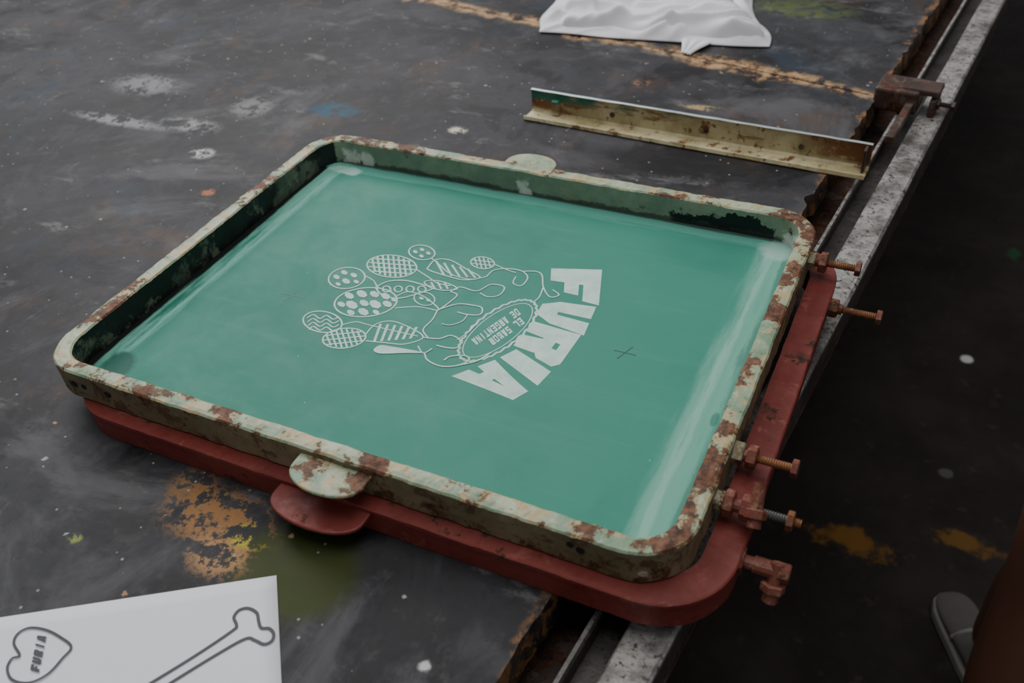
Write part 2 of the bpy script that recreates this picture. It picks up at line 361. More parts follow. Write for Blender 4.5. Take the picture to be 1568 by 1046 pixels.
# ------------------------------------------------------------------ frames
RUST = (0.125, 0.050, 0.022)
def rim_bias(m):   # heavier corrosion on the near, left and right-hand rails
    return m.op('ADD', m.op('ADD', m.mul(m.step(m.X, 0.20, 0.36), 0.018), m.mul(m.step(m.Y, -0.1, -0.27), 0.016)), m.mul(m.step(m.X, -0.30, -0.35), 0.015))
G_TOP = peeling('frame_rim_peeling_paint', (0.17, 0.27, 0.175), (0.37, 0.42, 0.29), (0.40, 0.33, 0.18), RUST, 0.60, 0.60, 0, 1.0, rim_bias)
G_OUT = peeling('frame_outer_tan_paint', (0.14, 0.12, 0.065), (0.20, 0.17, 0.095), (0.09, 0.065, 0.032), (0.09, 0.04, 0.018), 0.45, 0.45)
def inner_extra(m, col, n3, n4):
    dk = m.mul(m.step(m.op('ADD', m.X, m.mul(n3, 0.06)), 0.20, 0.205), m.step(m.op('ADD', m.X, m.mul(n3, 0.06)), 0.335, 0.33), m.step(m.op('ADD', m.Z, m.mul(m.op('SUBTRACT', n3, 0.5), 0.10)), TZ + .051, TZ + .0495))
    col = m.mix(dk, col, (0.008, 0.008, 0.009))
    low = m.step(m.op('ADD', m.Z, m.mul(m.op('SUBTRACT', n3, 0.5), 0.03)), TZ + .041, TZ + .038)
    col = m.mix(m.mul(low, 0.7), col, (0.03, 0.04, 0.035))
    for cx, rr in ((-.300, .014), (-.272, .010), (-.028, .012), (.322, .012)):
        d = m.op('ABSOLUTE', m.op('SUBTRACT', m.X, cx))
        d = m.op('ADD', d, m.mul(m.op('SUBTRACT', n3, 0.5), 0.05))
        h = m.step(m.op('ADD', m.Z, m.mul(m.op('SUBTRACT', n3, 0.5), 0.06)), TZ + .060, TZ + .050)
        col = m.mix(m.mul(m.step(d, rr, rr * 0.6), h, 0.9), col, (0.68, 0.68, 0.62))
    return col
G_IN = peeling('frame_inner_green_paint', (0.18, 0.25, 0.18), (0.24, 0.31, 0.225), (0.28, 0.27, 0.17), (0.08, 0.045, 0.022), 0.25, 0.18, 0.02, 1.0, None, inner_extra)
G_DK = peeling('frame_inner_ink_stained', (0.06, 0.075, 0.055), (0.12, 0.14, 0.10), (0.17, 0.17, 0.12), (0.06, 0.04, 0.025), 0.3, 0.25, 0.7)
R_PAINT = peeling('red_oxide_paint', (0.155, 0.026, 0.021), (0.20, 0.038, 0.030), (0.24, 0.062, 0.048), (0.08, 0.025, 0.016), 0.25, 0.24, 0, 0.8)
R_BOLT = peeling('red_rusty_bolt', (0.15, 0.04, 0.03), (0.20, 0.065, 0.042), (0.24, 0.12, 0.08), (0.13, 0.05, 0.02), 0.5, 0.5, 0, 2.5)
O_BOLT = peeling('rusty_thread', (0.14, 0.06, 0.03), (0.26, 0.11, 0.045), (0.30, 0.2, 0.12), (0.20, 0.07, 0.02), 0.4, 0.6, 0, 3)
GRN_BOLT = peeling('pale_green_nut', (0.22, 0.22, 0.14), (0.33, 0.33, 0.23), (0.25, 0.18, 0.1), RUST, 0.5, 0.45, 0, 3)

green = empty('silkscreen_frame')
W_, H_ = 0.353, 0.2738; TH = 0.019
path = rrect(0, 0, W_, H_, 0.052, 14, 0.004)
zb, zt = TZ + .0335, TZ + .068
prof = [(0.0, zb), (0.0, zb + .012), (0.0, zb + .024), (-.0002, zt - .002), (-.002, zt - .0002), (-.0065, zt + .0003), (-.0125, zt + .0003), (-TH + .002, zt - .0002), (-TH + .0002, zt - .002), (-TH, zb + .022), (-TH, zb + .010), (-TH, zb)]
def gm(a, nr):
    if a <= 2: return 1
    if a <= 7: return 0
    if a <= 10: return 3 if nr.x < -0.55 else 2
    return 1
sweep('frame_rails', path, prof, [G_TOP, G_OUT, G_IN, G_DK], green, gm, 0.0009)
def tab(name, c, a, b, z0, z1, sgn, mats, parent, base=.012):
    o = []
    for i in range(25):
        t = math.pi * i / 24; o.append((c[0] + a * math.cos(t), c[1] + sgn * (base + b * abs(math.sin(t)) ** 0.8)))
    o = [(c[0] + a, c[1])] + o + [(c[0] - a, c[1])]
    return prism(name, o, z0, z1, mats, parent, 0.0015)
tab('lifting_tab_front', (.030, -.272), .039, .026, TZ + .0565, TZ + .0605, -1, [G_TOP], green)
tab('lifting_tab_back', (-.032, .272), .036, .030, TZ + .058, TZ + .062, 1, [G_TOP], green)
M_BLACK = plain('black_hole', (0.008, 0.007, 0.006), 0.8)
for i, (x, z) in enumerate([(-.298, .052), (-.285, .052), (-.252, .052), (.259, .056), (.268, .053)]):
    rod('rivet_hole_%d' % i, Vector((x, -.2732, TZ + z)), Vector((0, -1, 0)), [(.0012, .0040 - .0008 * (i % 2), 14, 0, 0)], green, [M_BLACK])
rod('corner_screw', Vector((.318, -.262, TZ + .042)), Vector((.3, -1, 0.1)), [(.006, .006, 12, 0, 0), (.003, .0045, 6, 0, 0)], green, [GRN_BOLT])

# screen (mesh with emulsion)
m = NB('emulsion_coated_screen', 0.5, 0, 0.13)
n1 = m.noise(3, 3, 0.5); n2 = m.noise(16, 6, 0.65, dist=0.6); nst = m.noise(14, 7, 0.7, m.mapping((0.35, 5, 1))); nsv = m.noise(14, 7, 0.7, m.mapping((5, 0.5, 1)))
nmo = m.noise(6, 6, 0.6, m.mapping(loc=(4, 4, 0)), 0.5)
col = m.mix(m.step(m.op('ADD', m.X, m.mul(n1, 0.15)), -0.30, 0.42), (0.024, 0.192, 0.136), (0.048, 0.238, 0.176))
col = m.mix(m.mul(m.step(nmo, 0.48, 0.66), 0.28), col, (0.020, 0.150, 0.108))
col = m.mix(m.mul(m.step(nmo, 0.46, 0.30), 0.22), col, (0.080, 0.29, 0.22))
col = m.mix(m.mul(m.step(nst, 0.5, 0.8), 0.15), col, (0.12, 0.38, 0.30))
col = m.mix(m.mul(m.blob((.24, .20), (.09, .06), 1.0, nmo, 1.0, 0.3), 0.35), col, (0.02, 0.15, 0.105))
wob = m.mul(m.op('SUBTRACT', nsv, 0.5), 0.03); wobh = m.mul(m.op('SUBTRACT', nst, 0.5), 0.03)
rx = m.op('ADD', m.X, wob)
col = m.mix(m.mul(m.step(rx, 0.283, 0.300), m.step(nsv, 0.25, 0.6, 0.35, 0.8)), col, (0.17, 0.40, 0.315))
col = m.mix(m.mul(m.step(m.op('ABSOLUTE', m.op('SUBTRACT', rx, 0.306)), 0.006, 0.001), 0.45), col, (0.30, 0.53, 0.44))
col = m.mix(m.mul(m.step(rx, 0.322, 0.327), 0.7), col, (0.05, 0.18, 0.14))
col = m.mix(m.mul(m.step(rx, -0.296, -0.305), m.step(nsv, 0.35, 0.55), 0.8), col, (0.20, 0.50, 0.40))
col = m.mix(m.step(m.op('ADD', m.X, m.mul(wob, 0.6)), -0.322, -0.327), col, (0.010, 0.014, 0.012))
by = m.op('ADD', m.Y, wobh)
col = m.mix(m.mul(m.step(by, 0.228, 0.236), 0.6), col, (0.13, 0.38, 0.31))
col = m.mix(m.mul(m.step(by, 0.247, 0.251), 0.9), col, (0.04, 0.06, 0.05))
col = m.mix(m.mul(m.step(by, -0.236, -0.243), 0.35), col, (0.11, 0.37, 0.29))
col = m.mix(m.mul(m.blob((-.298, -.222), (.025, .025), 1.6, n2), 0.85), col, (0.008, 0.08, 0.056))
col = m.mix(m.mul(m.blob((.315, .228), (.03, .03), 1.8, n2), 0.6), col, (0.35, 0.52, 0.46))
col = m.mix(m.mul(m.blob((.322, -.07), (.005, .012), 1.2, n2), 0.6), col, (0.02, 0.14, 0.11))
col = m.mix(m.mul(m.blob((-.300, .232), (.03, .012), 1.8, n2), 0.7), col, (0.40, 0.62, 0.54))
vd = m.vor(60); vsx = m.nt.nodes.new('ShaderNodeSeparateXYZ'); m.put(vsx.inputs[0], m.vor(60, out='Color'))
col = m.mix(m.mul(m.step(vd, 0.07, 0.04), m.step(vsx.outputs[0], 0.93, 0.94), 0.6), col, (0.3, 0.5, 0.42))
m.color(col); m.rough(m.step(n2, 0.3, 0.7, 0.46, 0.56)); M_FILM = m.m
pp = rrect(0, 0, W_ - .012, H_ - .012, 0.04, 10, 0.05)
prism('screen_mesh', [(p.x, p.y) for p, _ in pp], TZ + .0335, TZ + .0342, [M_FILM], green)

ZA = TZ + .0344
art = Art(ZA, 1.5)
G = art.glyph
G('F', [(844, 411), (922, 413), (917, 468), (842, 448)])
G('U', [(834, 459), (913, 470), (894, 514), (818, 487)])
G('R', [(817, 492), (890, 513), (852, 566), (786, 529)])
G('I', [(792, 534), (845, 568), (822, 592), (764, 548)])
G('A', [(758, 551), (818, 594), (776, 618), (691, 576)])
bc = (762, 506)
badge = art.ell(bc, 70, 29, -35, 60); badge = [(x + (1.6 if i % 2 else -1.2) * math.cos(i / 60 * 2 * math.pi), y + (1.4 if i % 2 else -1.2) * math.sin(i / 60 * 2 * math.pi)) for i, (x, y) in enumerate(badge)]
art.line(badge, .0018, True, 2); art.line(art.ell(bc, 63, 24, -35, 40), .0008, True, 2)
def textline(A, s, p0, p1, up, fillr=0.8):
    n = len(s)
    for i, ch in enumerate(s):
        if ch == ' ': continue
        a = i / n; b = (i + fillr) / n
        q0 = (p0[0] + (p1[0] - p0[0]) * a, p0[1] + (p1[1] - p0[1]) * a); q1 = (p0[0] + (p1[0] - p0[0]) * b, p0[1] + (p1[1] - p0[1]) * b)
        A.glyph(ch, [q0, (q0[0] + up[0], q0[1] + up[1]), (q1[0] + up[0], q1[1] + up[1]), q1], 1)
textline(art, 'EL SABOR', (796, 486), (746, 521), (8, 9))
textline(art, 'DE ARGENTiNA', (790, 472), (720, 521), (8, 9))
L = art.line; EL = art.ell
def grid_in(c, a, b, ang, nx, ny, w=.0009):
    ca, sa = math.cos(math.radians(ang)), math.sin(math.radians(ang))
    tr = lambda x, y: (c[0] + x * ca - y * sa, c[1] + x * sa + y * ca)
    for i in range(1, nx):
        x = -a + 2 * a * i / nx; h = b * math.sqrt(max(0, 1 - (x / a) ** 2)); L([tr(x - 3, -h), tr(x + 3, h)], w, curve=False)
    for i in range(1, ny):
        y = -b + 2 * b * i / ny; h = a * math.sqrt(max(0, 1 - (y / b) ** 2)); L([tr(-h, y), tr(h, y)], w, curve=False)
def spots(c, a, b, ang, lst):
    ca, sa = math.cos(math.radians(ang)), math.sin(math.radians(ang))
    for x, y, r in lst:
        x *= a; y *= b; r *= 1.1; art.fill(EL((c[0] + x * ca - y * sa, c[1] + x * sa + y * ca), r, r * 0.62, 20, 7))
L(EL((494, 493), 30, 16, 8), .0013, True, 2)
for k in range(4):
    y = 483 + k * 6; L([(470 + k, y + 4), (480, y - 1), (490, y + 5), (500, y), (510, y + 6), (519, y + 2)], .0012)
L([(522, 498), (545, 493), (562, 497), (600, 506), (640, 515)], .0011)
L(EL((527, 518), 33, 15, -6), .0013, True, 2); grid_in((527, 518), 32, 14, -6, 8, 4, .0014)
L([(560, 512), (575, 497), (600, 492), (630, 503), (648, 517), (620, 527), (590, 525), (560, 522)], .0012)
for k in range(6): x = 575 + k * 11; L([(x + 8, 496 + k), (x - 2, 524 - k)], .0022, curve=False)
L(EL((560, 463), 48, 22, -5), .0014, True, 2)
spots((560, 463), 48, 22, -5, [(-.78, 0, 6), (-.5, -.55, 7), (-.45, .1, 9), (-.5, .62, 6), (-.1, -.6, 8), (-.05, .05, 7), (-.1, .65, 8), (.3, -.5, 7), (.3, .2, 9), (.3, .75, 5), (.65, -.3, 7), (.68, .25, 7), (.9, 0, 4)])
L([(605, 455), (625, 447), (650, 455), (672, 475), (640, 470), (605, 472)], .0012)
L(EL((531, 426), 28, 16, -6), .0013, True, 2); spots((531, 426), 28, 16, -6, [(-.55, -.2, 5), (-.1, -.55, 5), (-.05, .3, 6), (.4, -.2, 5), (.5, .45, 4), (-.5, .5, 4)])
L([(558, 422), (572, 430), (580, 441), (600, 446)], .0011)
L(EL((600, 408), 38, 17, 4), .0013, True, 2); grid_in((600, 408), 36, 16, 4, 9, 5, .0016)
L([(636, 412), (655, 424), (670, 434), (690, 438)], .0012)
L([(575, 440), (595, 431), (622, 430), (650, 437), (665, 441), (640, 450), (610, 457), (585, 452), (575, 440)], .0014)
for k in range(4): L(EL((592 + 18 * k, 443), 6, 4.5, 0, 12), .0013, True, 2)
L(EL((646, 387), 20, 11, 6), .0013, True, 2); spots((646, 387), 20, 11, 6, [(-.5, 0, 3.5), (0, -.4, 3.5), (0, .5, 3.5), (.5, 0, 3.5)])
L([(660, 395), (672, 405), (690, 420), (720, 428), (745, 424)], .0011)
L([(657, 408), (668, 398), (690, 399), (715, 413), (735, 425), (712, 429), (688, 424), (657, 414)], .0013, True)
for k in range(5): x = 668 + k * 12; L([(x, 400 + k * 3), (x + 12, 422 + k)], .0018, curve=False)
L([(650, 432), (668, 430), (690, 436), (700, 443), (680, 445), (660, 441)], .0012, True)
for k in range(3): L([(660 + 10 * k, 432), (666 + 10 * k, 443)], .0015, curve=False)
L(EL((739, 403), 18, 9, 6), .0013, True, 2); grid_in((739, 403), 17, 8, 6, 5, 3, .0012)
L([(757, 405), (775, 413), (790, 418)], .0011)
L(EL((650, 458), 16, 10, 10), .0011, True, 2); spots((650, 458), 16, 10, 10, [(-.3, 0, 3.5), (.4, .1, 3.5)])
art.fill([(572, 536), (582, 529), (600, 531), (640, 538), (646, 541), (620, 541), (592, 542), (578, 541)], True)
# hand
L([(648, 517), (672, 519), (690, 514), (704, 521), (702, 532), (686, 533), (668, 529)], .0013)
L([(670, 475), (662, 490), (648, 505), (655, 517)], .0012)
L([(670, 475), (700, 466), (725, 468), (738, 472), (735, 482), (715, 482), (700, 478)], .0013)
L([(690, 447), (705, 440), (730, 446), (752, 436), (772, 440), (765, 452), (748, 455), (735, 449)], .0012)
L([(745, 424), (757, 414), (780, 412), (800, 416), (808, 426), (798, 438), (786, 434), (790, 424)], .0012)
L([(800, 416), (820, 416), (830, 422), (832, 440), (842, 455), (856, 452), (846, 444)], .0012)
L([(832, 440), (826, 455), (818, 462)], .0012)
L([(650, 541), (655, 552), (675, 561), (700, 560), (718, 552), (712, 545), (690, 546), (680, 552)], .0013)
L([(640, 530), (648, 541), (662, 534)], .0012)
L([(700, 560), (730, 553), (752, 540)], .0014)
L([(672, 475), (690, 462), (700, 452), (690, 447)], .0012)
L([(700, 521), (716, 510), (728, 498)], .0010)
L([(716, 482), (708, 492), (690, 498), (676, 496)], .0010)
ms = NB('open_mesh_stencil', 0.6, 0, 0.2); ms.color(ms.mix(ms.step(ms.noise(45, 6, 0.7), 0.35, 0.65), (0.42, 0.60, 0.53), (0.56, 0.72, 0.65)))
art_ob = art.obj('stencil_artwork', ms.m, green)
reg = Art(ZA)
for u, v in [(447, 452), (957, 540)]:
    reg.line([(u - 17, v - 4), (u + 17, v + 4)], .0010, curve=False); reg.line([(u - 12, v + 9), (u + 12, v - 9)], .0010, curve=False)
reg.obj('registration_marks', plain('registration_ink', (0.012, 0.07, 0.052), 0.5), green)

# bolts on the green frame
XA = Vector((1, 0, 0))
rod('side_bolt_1', Vector((.350, .200, TZ + .052)), XA, [(.010, .011, 6, 0, 0), (.004, .006, 12, 1, 0), (.009, .012, 6, 1, 0), (.030, .0045, 12, 2, 1), (.006, .0085, 6, 1, 0)], green, [GRN_BOLT, R_BOLT, O_BOLT])
rod('side_bolt_2', Vector((.350, -.120, TZ + .051)), XA, [(.012, .011, 6, 0, 0), (.003, .006, 12, 1, 0), (.009, .011, 6, 1, 0), (.030, .0042, 12, 2, 1), (.006, .0085, 6, 1, 0)], green, [GRN_BOLT, R_BOLT, O_BOLT])
rod('side_bolt_3', Vector((.350, -.178, TZ + .050)), XA, [(.010, .009, 12, 0, 0), (.009, .012, 6, 1, 0), (.006, .006, 12, 1, 0), (.012, .012, 6, 1, 0), (.026, .0042, 12, 3, 1), (.006, .0085, 6, 2, 0), (.006, .004, 12, 2, 1)], green, [GRN_BOLT, R_BOLT, O_BOLT, plain('zinc_thread', (0.2, 0.2, 0.2), 0.4, 0.8)])
rod('side_bolt_3_setscrew', Vector((.386, -.166, TZ + .072)), Vector((.1, -0.75, -0.7)), [(.022, .0055, 12, 0, 0), (.009, .0095, 6, 0, 0), (.007, .006, 12, 0, 0)], green, [R_BOLT], Vector((0, 1, 0)))

red = empty('red_base_frame')
rpath = rrect(.032, -.0135, .353, .2738, 0.068, 14, 0.006)
z0 = TZ + .0008; z1 = TZ + .0316
rp = [(0, z0), (0, z0 + .012), (0, z1 - .006), (.0015, z1 - .005), (.0015, z1 - .001), (0, z1), (-.014, z1), (-.028, z1), (-.028, z1 - .005), (-.005, z1 - .005), (-.005, z0 + .004), (-.028, z0 + .004), (-.028, z0)]
sweep('base_rails', rpath, rp, [R_PAINT], red, lambda a, n: 0, 0.0005)
tab('base_tab_front', (.020, -.2865), .050, .026, TZ + .022, TZ + .0265, -1, [R_PAINT], red, .012)
tab('base_tab_back', (.0, .2595), .050, .026, TZ + .022, TZ + .0265, 1, [R_PAINT], red, .012)
rod('base_bolt_1', Vector((.384, .166, TZ + .018)), XA, [(.012, .0105, 6, 0, 0), (.004, .006, 12, 0, 0), (.036, .0042, 12, 1, 1), (.006, .008, 6, 0, 0)], red, [R_BOLT, O_BOLT])
rod('base_bolt_2', Vector((.374, -.207, TZ + .018)), XA, [(.014, .0125, 6, 0, 0), (.008, .006, 12, 0, 0), (.020, .0075, 12, 0, 0), (.010, .0085, 6, 0, 0)], red, [R_BOLT, O_BOLT])
rod('base_bolt_2_setscrew', Vector((.415, -.205, TZ + .026)), Vector((0, -0.55, -1)), [(.018, .0055, 12, 0, 0), (.008, .0105, 6, 0, 0), (.010, .007, 6, 0, 0)], red, [R_BOLT], Vector((0, 1, 0)))

# ------------------------------------------------------------------ angle-profile squeegee bar
bar = empty('metal_angle_bar')
m = NB('bar_inner_beige_rust', 0.45)
a = m.noise(12, 9, 0.7); b = m.noise(40, 8, 0.72); c0 = m.noise(5, 5, 0.6, m.mapping(loc=(3, 3, 3))); cs_ = m.noise(16, 8, 0.7, m.mapping((0.6, 2, 3), loc=(2, 0, 1)))
col = m.mix(m.step(a, 0.4, 0.6), (0.34, 0.29, 0.15), (0.52, 0.47, 0.29))
col = m.mix(m.step(cs_, 0.54, 0.62), col, (0.20, 0.115, 0.05))
col = m.mix(m.step(b, 0.56, 0.62), col, (0.15, 0.065, 0.025))
ends = m.op('MAXIMUM', m.step(m.X, -0.05, -0.13), m.step(m.X, 0.25, 0.34))
wall = m.step(m.Z, TZ + .006, TZ + .012)
col = m.mix(m.mul(ends, wall, m.step(b, 0.34, 0.48)), col, (0.16, 0.060, 0.020))
grn = m.mul(m.step(m.op('ADD', m.Z, m.mul(b, 0.012)), TZ + .026, TZ + .034), m.step(c0, 0.46, 0.52), m.step(m.X, .14, .08))
col = m.mix(grn, col, (0.03, 0.15, 0.10))
col = m.mix(m.mul(m.step(b, 0.38, 0.32), 0.9), col, (0.04, 0.03, 0.02))
m.color(col); m.bump(b, 0.3); B_IN = m.m
B_OUT = plain('bar_bright_edge', (0.40, 0.46, 0.47), 0.35, 0.3)
bx = [(-.150, .548), (.374, .521)]
prof = [(-.032, 0.006), (-.034, .0015), (-.033, .000), (0.0, .000), (.003, .003), (.003, .0385), (.0, .0395), (-.003, .0385), (-.0015, .034), (-.0015, .005), (-.004, .0028), (-.030, .0028), (-.0305, .0065)]
dirb = (Vector((bx[1][0], bx[1][1], 0)) - Vector((bx[0][0], bx[0][1], 0))); Lb = dirb.length; dirb.normalize(); nb_ = Vector((-dirb.y, dirb.x, 0))
v = []; f = []; fm = []; N = 70; k = len(prof)
for i in range(N + 1):
    p = Vector((bx[0][0], bx[0][1], TZ + .0008)) + dirb * (Lb * i / N)
    for o, z in prof: v.append(p + nb_ * o + Vector((0, 0, z + 0.0006 * mnoise.noise(Vector((i * .3, o * 90, z * 90))))))
for i in range(N):
    for a in range(k):
        b = (a + 1) % k; f.append([i * k + a, i * k + b, (i + 1) * k + b, (i + 1) * k + a]); fm.append(1 if a in (4, 5, 6) else 0)
f += [list(range(k)), [N * k + a for a in range(k)][::-1]]; fm += [0, 0]
mesh_obj('angle_profile', v, f, [B_IN, B_OUT], bar, False, fm)
def bf(x, y, z): return Vector((bx[0][0], bx[0][1], TZ + .0008)) + dirb * x + nb_ * y + Vector((0, 0, z))
box('end_block_left', (.045, -.006, .016), (.012, .010, .024), [B_IN], bar, 0.002, bf)
box('end_plate_right', (Lb - .006, -.010, .020), (.004, .020, .034), [M_RUST], bar, 0.001, bf)
for i, x in enumerate((.14, .29, .43)): rod('rivet_%d' % i, bf(x, -.0015, .018), -nb_, [(.002, .004, 10, 0, 0)], bar, [M_RUST])

# ------------------------------------------------------------------ white rag
m = NB('white_cotton_cloth', 0.9, 0, 0.1); a = m.noise(500, 2, 0.5); m.color(m.mix(m.noise(10), (0.66, 0.66, 0.71), (0.79, 0.79, 0.83))); m.bump(a, 0.25, 0.0006); M_CLOTH = m.m
rag = empty('white_cloth_rag')
def cloth(name, quad, hfun, nx=110, ny=80, wob=.018):
    v = []; f = []
    for j in range(ny + 1):
        t = j / ny
        for i in range(nx + 1):
            s = i / nx
            p = (quad[0] * (1 - s) + quad[1] * s) * (1 - t) + (quad[3] * (1 - s) + quad[2] * s) * t
            q = Vector((p[0], p[1], 0))
            q += Vector((mnoise.noise(q * 8) * wob, mnoise.noise(q * 8 + Vector((5, 5, 0))) * wob * 1.2, 0))
            q.z = TZ + hfun(s, t, q); v.append(q)
    for j in range(ny):
        for i in range(nx): a = j * (nx + 1) + i; f.append([a, a + 1, a + nx + 2, a + nx + 1])
    ob = mesh_obj(name, v, f, [M_CLOTH], rag, True)
    so = ob.modifiers.new('thick', 'SOLIDIFY'); so.thickness = 0.002; so.offset = 1
    ob.modifiers.new('sub', 'SUBSURF').render_levels = 1
    return ob
def ridge(x, w): return max(0.0, 1 - abs(x) / w) ** 1.5
def crump(q, ox=0):
    a = abs(mnoise.noise(Vector((q.x * 5 + q.y * 4 + ox, q.y * 11 - q.x * 6, 0))))
    b = abs(mnoise.noise(Vector((q.x * 12 - q.y * 16, q.y * 8 + q.x * 7, 5 + ox))))
    return 0.020 * ridge(a, .25) + 0.009 * ridge(b, .22)
def h1(s, t, q):
    e = min(s, 1 - s, t, 1 - t); pl = 1 - math.exp(-(e * 22) ** 1.2)
    return 0.002 + pl * (0.006 + 0.006 * s + 0.8 * crump(q))
cloth('lower_layer', [Vector((-.280, .850, 0)), Vector((.142, .893, 0)), Vector((.035, 1.20, 0)), Vector((-.322, 1.08, 0))], h1)
def h2(s, t, q):
    e = min(s, 1 - s, t, 1 - t); pl = 1 - math.exp(-(e * 26) ** 1.1)
    return 0.006 + pl * (0.012 + 0.008 * s + 1.1 * crump(q, 3))
cloth('upper_fold', [Vector((-.235, .872, 0)), Vector((.120, .905, 0)), Vector((.012, 1.18, 0)), Vector((-.275, 1.07, 0))], h2, wob=.03)
def h3(s, t, q): return 0.002 + 0.005 * math.sin(t * 3.1) * (1 - 0.5 * s) + 0.003 * math.sin(s * 9) ** 2
cloth('loose_corner', [Vector((.018, .824, 0)), Vector((.034, .820, 0)), Vector((.045, .90, 0)), Vector((-.016, .90, 0))], h3, 24, 24)

# ------------------------------------------------------------------ paper
paper = empty('printed_paper_sheet')
pa = Vector((-.837, -.547, 0)).normalized(); pb = Vector((.625, -.780, 0)).normalized(); pc = Vector((.014, -.364, 0))
v = []; f = []; nn = 16
for j in range(nn + 1):
    for i in range(nn + 1):
        q = pc + pa * (.34 * i / nn) + pb * (.24 * j / nn); q.z = TZ + 0.0012 + 0.0004 * math.sin(i * .5) * math.sin(j * .4); v.append(q)
for j in range(nn):
    for i in range(nn): a = j * (nn + 1) + i; f.append([a, a + 1, a + nn + 2, a + nn + 1])
M_PAPER = plain('white_paper', (0.72, 0.74, 0.785), 0.7, 0, 0.02, 40, 0.2)
ob = mesh_obj('sheet', v, f, [M_PAPER], paper, True); so = ob.modifiers.new('t', 'SOLIDIFY'); so.thickness = .0004
pr = Art(TZ + .0022)
pr.line([(109, 990), (92, 975), (70, 964), (45, 961), (27, 970), (21, 985), (30, 1003), (18, 1008), (11, 1022), (16, 1038), (32, 1045), (52, 1043), (75, 1030), (95, 1008)], .0022, True)
textline(pr, 'FURiA', (60, 1029), (72, 972), (-14, -4), 0.78)
pr.line([(180, 1076), (230, 1046), (300, 1003), (355, 966), (362, 957), (358, 945), (366, 934), (380, 931), (393, 938), (396, 951), (400, 961), (412, 962), (419, 970), (416, 981), (404, 986), (390, 980), (375, 978), (330, 1003), (260, 1046), (210, 1078)], .0028)
pr.obj('printed_drawing', plain('grey_print_ink', (0.06, 0.06, 0.07), 0.7), paper)

# ------------------------------------------------------------------ floor
m = NB('dark_concrete_floor', 0.7, 0, 0.2)
a = m.noise(3, 7, 0.65); b = m.noise(22, 8, 0.7)
col = m.mix(m.step(a, 0.35, 0.7), (0.022, 0.018, 0.016), (0.044, 0.037, 0.033))
col = m.mix(m.mul(m.step(b, 0.56, 0.70), 0.5), col, (0.080, 0.070, 0.060))
for c, r, cl in [((.47, .60), (.09, .035), (0.30, 0.14, 0.02)), ((.67, .68), (.06, .030), (0.26, 0.13, 0.02)), ((.70, .40), (.05, .04), (0.05, 0.05, 0.05)), ((.70, 1.75), (.02, .03), (0.02, 0.12, 0.04))]:
    col = m.mix(m.mul(m.blob(c, r, 3.4, b, 1.1, 0.4), 0.7), col, cl)
col = m.mix(m.blob((.624, 1.248), (.018, .018), 0.5, b), col, (0.75, 0.75, 0.75))
col = m.mix(m.mul(m.blob((.62, .85), (.018, .015), 1.5, b), .3), col, (0.30, 0.30, 0.30))
m.color(col); m.rough(m.step(b, 0.3, 0.7, 0.6, 0.8)); m.bump(b, 0.2, 0.003)
fl = prism('floor', [(-4, -3), (5, -3), (5, 7), (-4, 7)], -0.05, 0.0, [m.m])

# ------------------------------------------------------------------ person standing beside the table (faces local -Y)
person = empty('person')
person.location = (.765, .225, 0); person.rotation_euler = (0, 0, math.radians(206.6))
SK = plain('skin', (0.15, 0.065, 0.040), 0.5, 0, 0.12, 15)
SHO = plain('khaki_shorts_cloth', (0.17, 0.12, 0.08), 0.9, 0, 0.1, 60)
SHI = plain('dark_tshirt_cloth', (0.04, 0.045, 0.055), 0.9, 0, 0.1, 60)
SHOE = plain('grey_canvas_shoe', (0.13, 0.12, 0.115), 0.8, 0, 0.12, 60)
SOLE = plain('shoe_sole', (0.28, 0.27, 0.25), 0.7)
HAIR = plain('dark_hair', (0.012, 0.010, 0.009), 0.6)
def skin_mesh(name, verts, edges, radii, mat, parent, root=0, lv=2):
    me = bpy.data.meshes.new(name); me.from_pydata([tuple(v) for v in verts], edges, [])
    ob = link_obj(name, me, [mat], parent)
    ob.modifiers.new('skin', 'SKIN')
    for i, r in enumerate(radii):
        me.skin_vertices[0].data[i].radius = (r if isinstance(r, tuple) else (r, r)); me.skin_vertices[0].data[i].use_root = (i == root)
    s = ob.modifiers.new('sub', 'SUBSURF'); s.levels = lv; s.render_levels = lv
    ob.modifiers['skin'].use_smooth_shade = True
    return ob
fl_, fr_ = (-.030, -.172), (.078, .040)     # ankle positions (x,y)
V = [(0, 0, .93), (0, .005, 1.08), (0, .01, 1.24), (0, .01, 1.38), (0, 0, 1.47), (0, -.01, 1.55),
     (-.085, 0, .88), (-.066, -.090, .50), (-.034, -.140, .30), (fl_[0], fl_[1], .07),
     (.075, 0, .88), (.072, .000, .50), (.088, .030, .30), (fr_[0], fr_[1], .07),
     (-.17, .01, 1.40), (-.21, .01, 1.13), (-.11, -.21, 1.12),
     (.17, .01, 1.40), (.21, .01, 1.13), (.11, -.21, 1.12)]
Ed = [(0, 1), (1, 2), (2, 3), (3, 4), (4, 5), (0, 6), (6, 7), (7, 8), (8, 9), (0, 10), (10, 11), (11, 12), (12, 13), (3, 14), (14, 15), (15, 16), (3, 17), (17, 18), (18, 19)]
Rr = [(.13, .10), (.12, .09), (.14, .10), (.12, .08), .055, .05, .080, .052, .056, .033, .080, .052, .056, .033, .055, .040, .027, .055, .040, .027]
skin_mesh('body', V, Ed, Rr, SK, person)
skin_mesh('shorts', [V[0], (0, 0, 1.0), V[6], (-.080, -.060, .62), V[10], (.066, .000, .62)], [(0, 1), (0, 2), (2, 3), (0, 4), (4, 5)], [(.150, .12), (.15, .115), .092, .078, .092, .078], SHO, person)
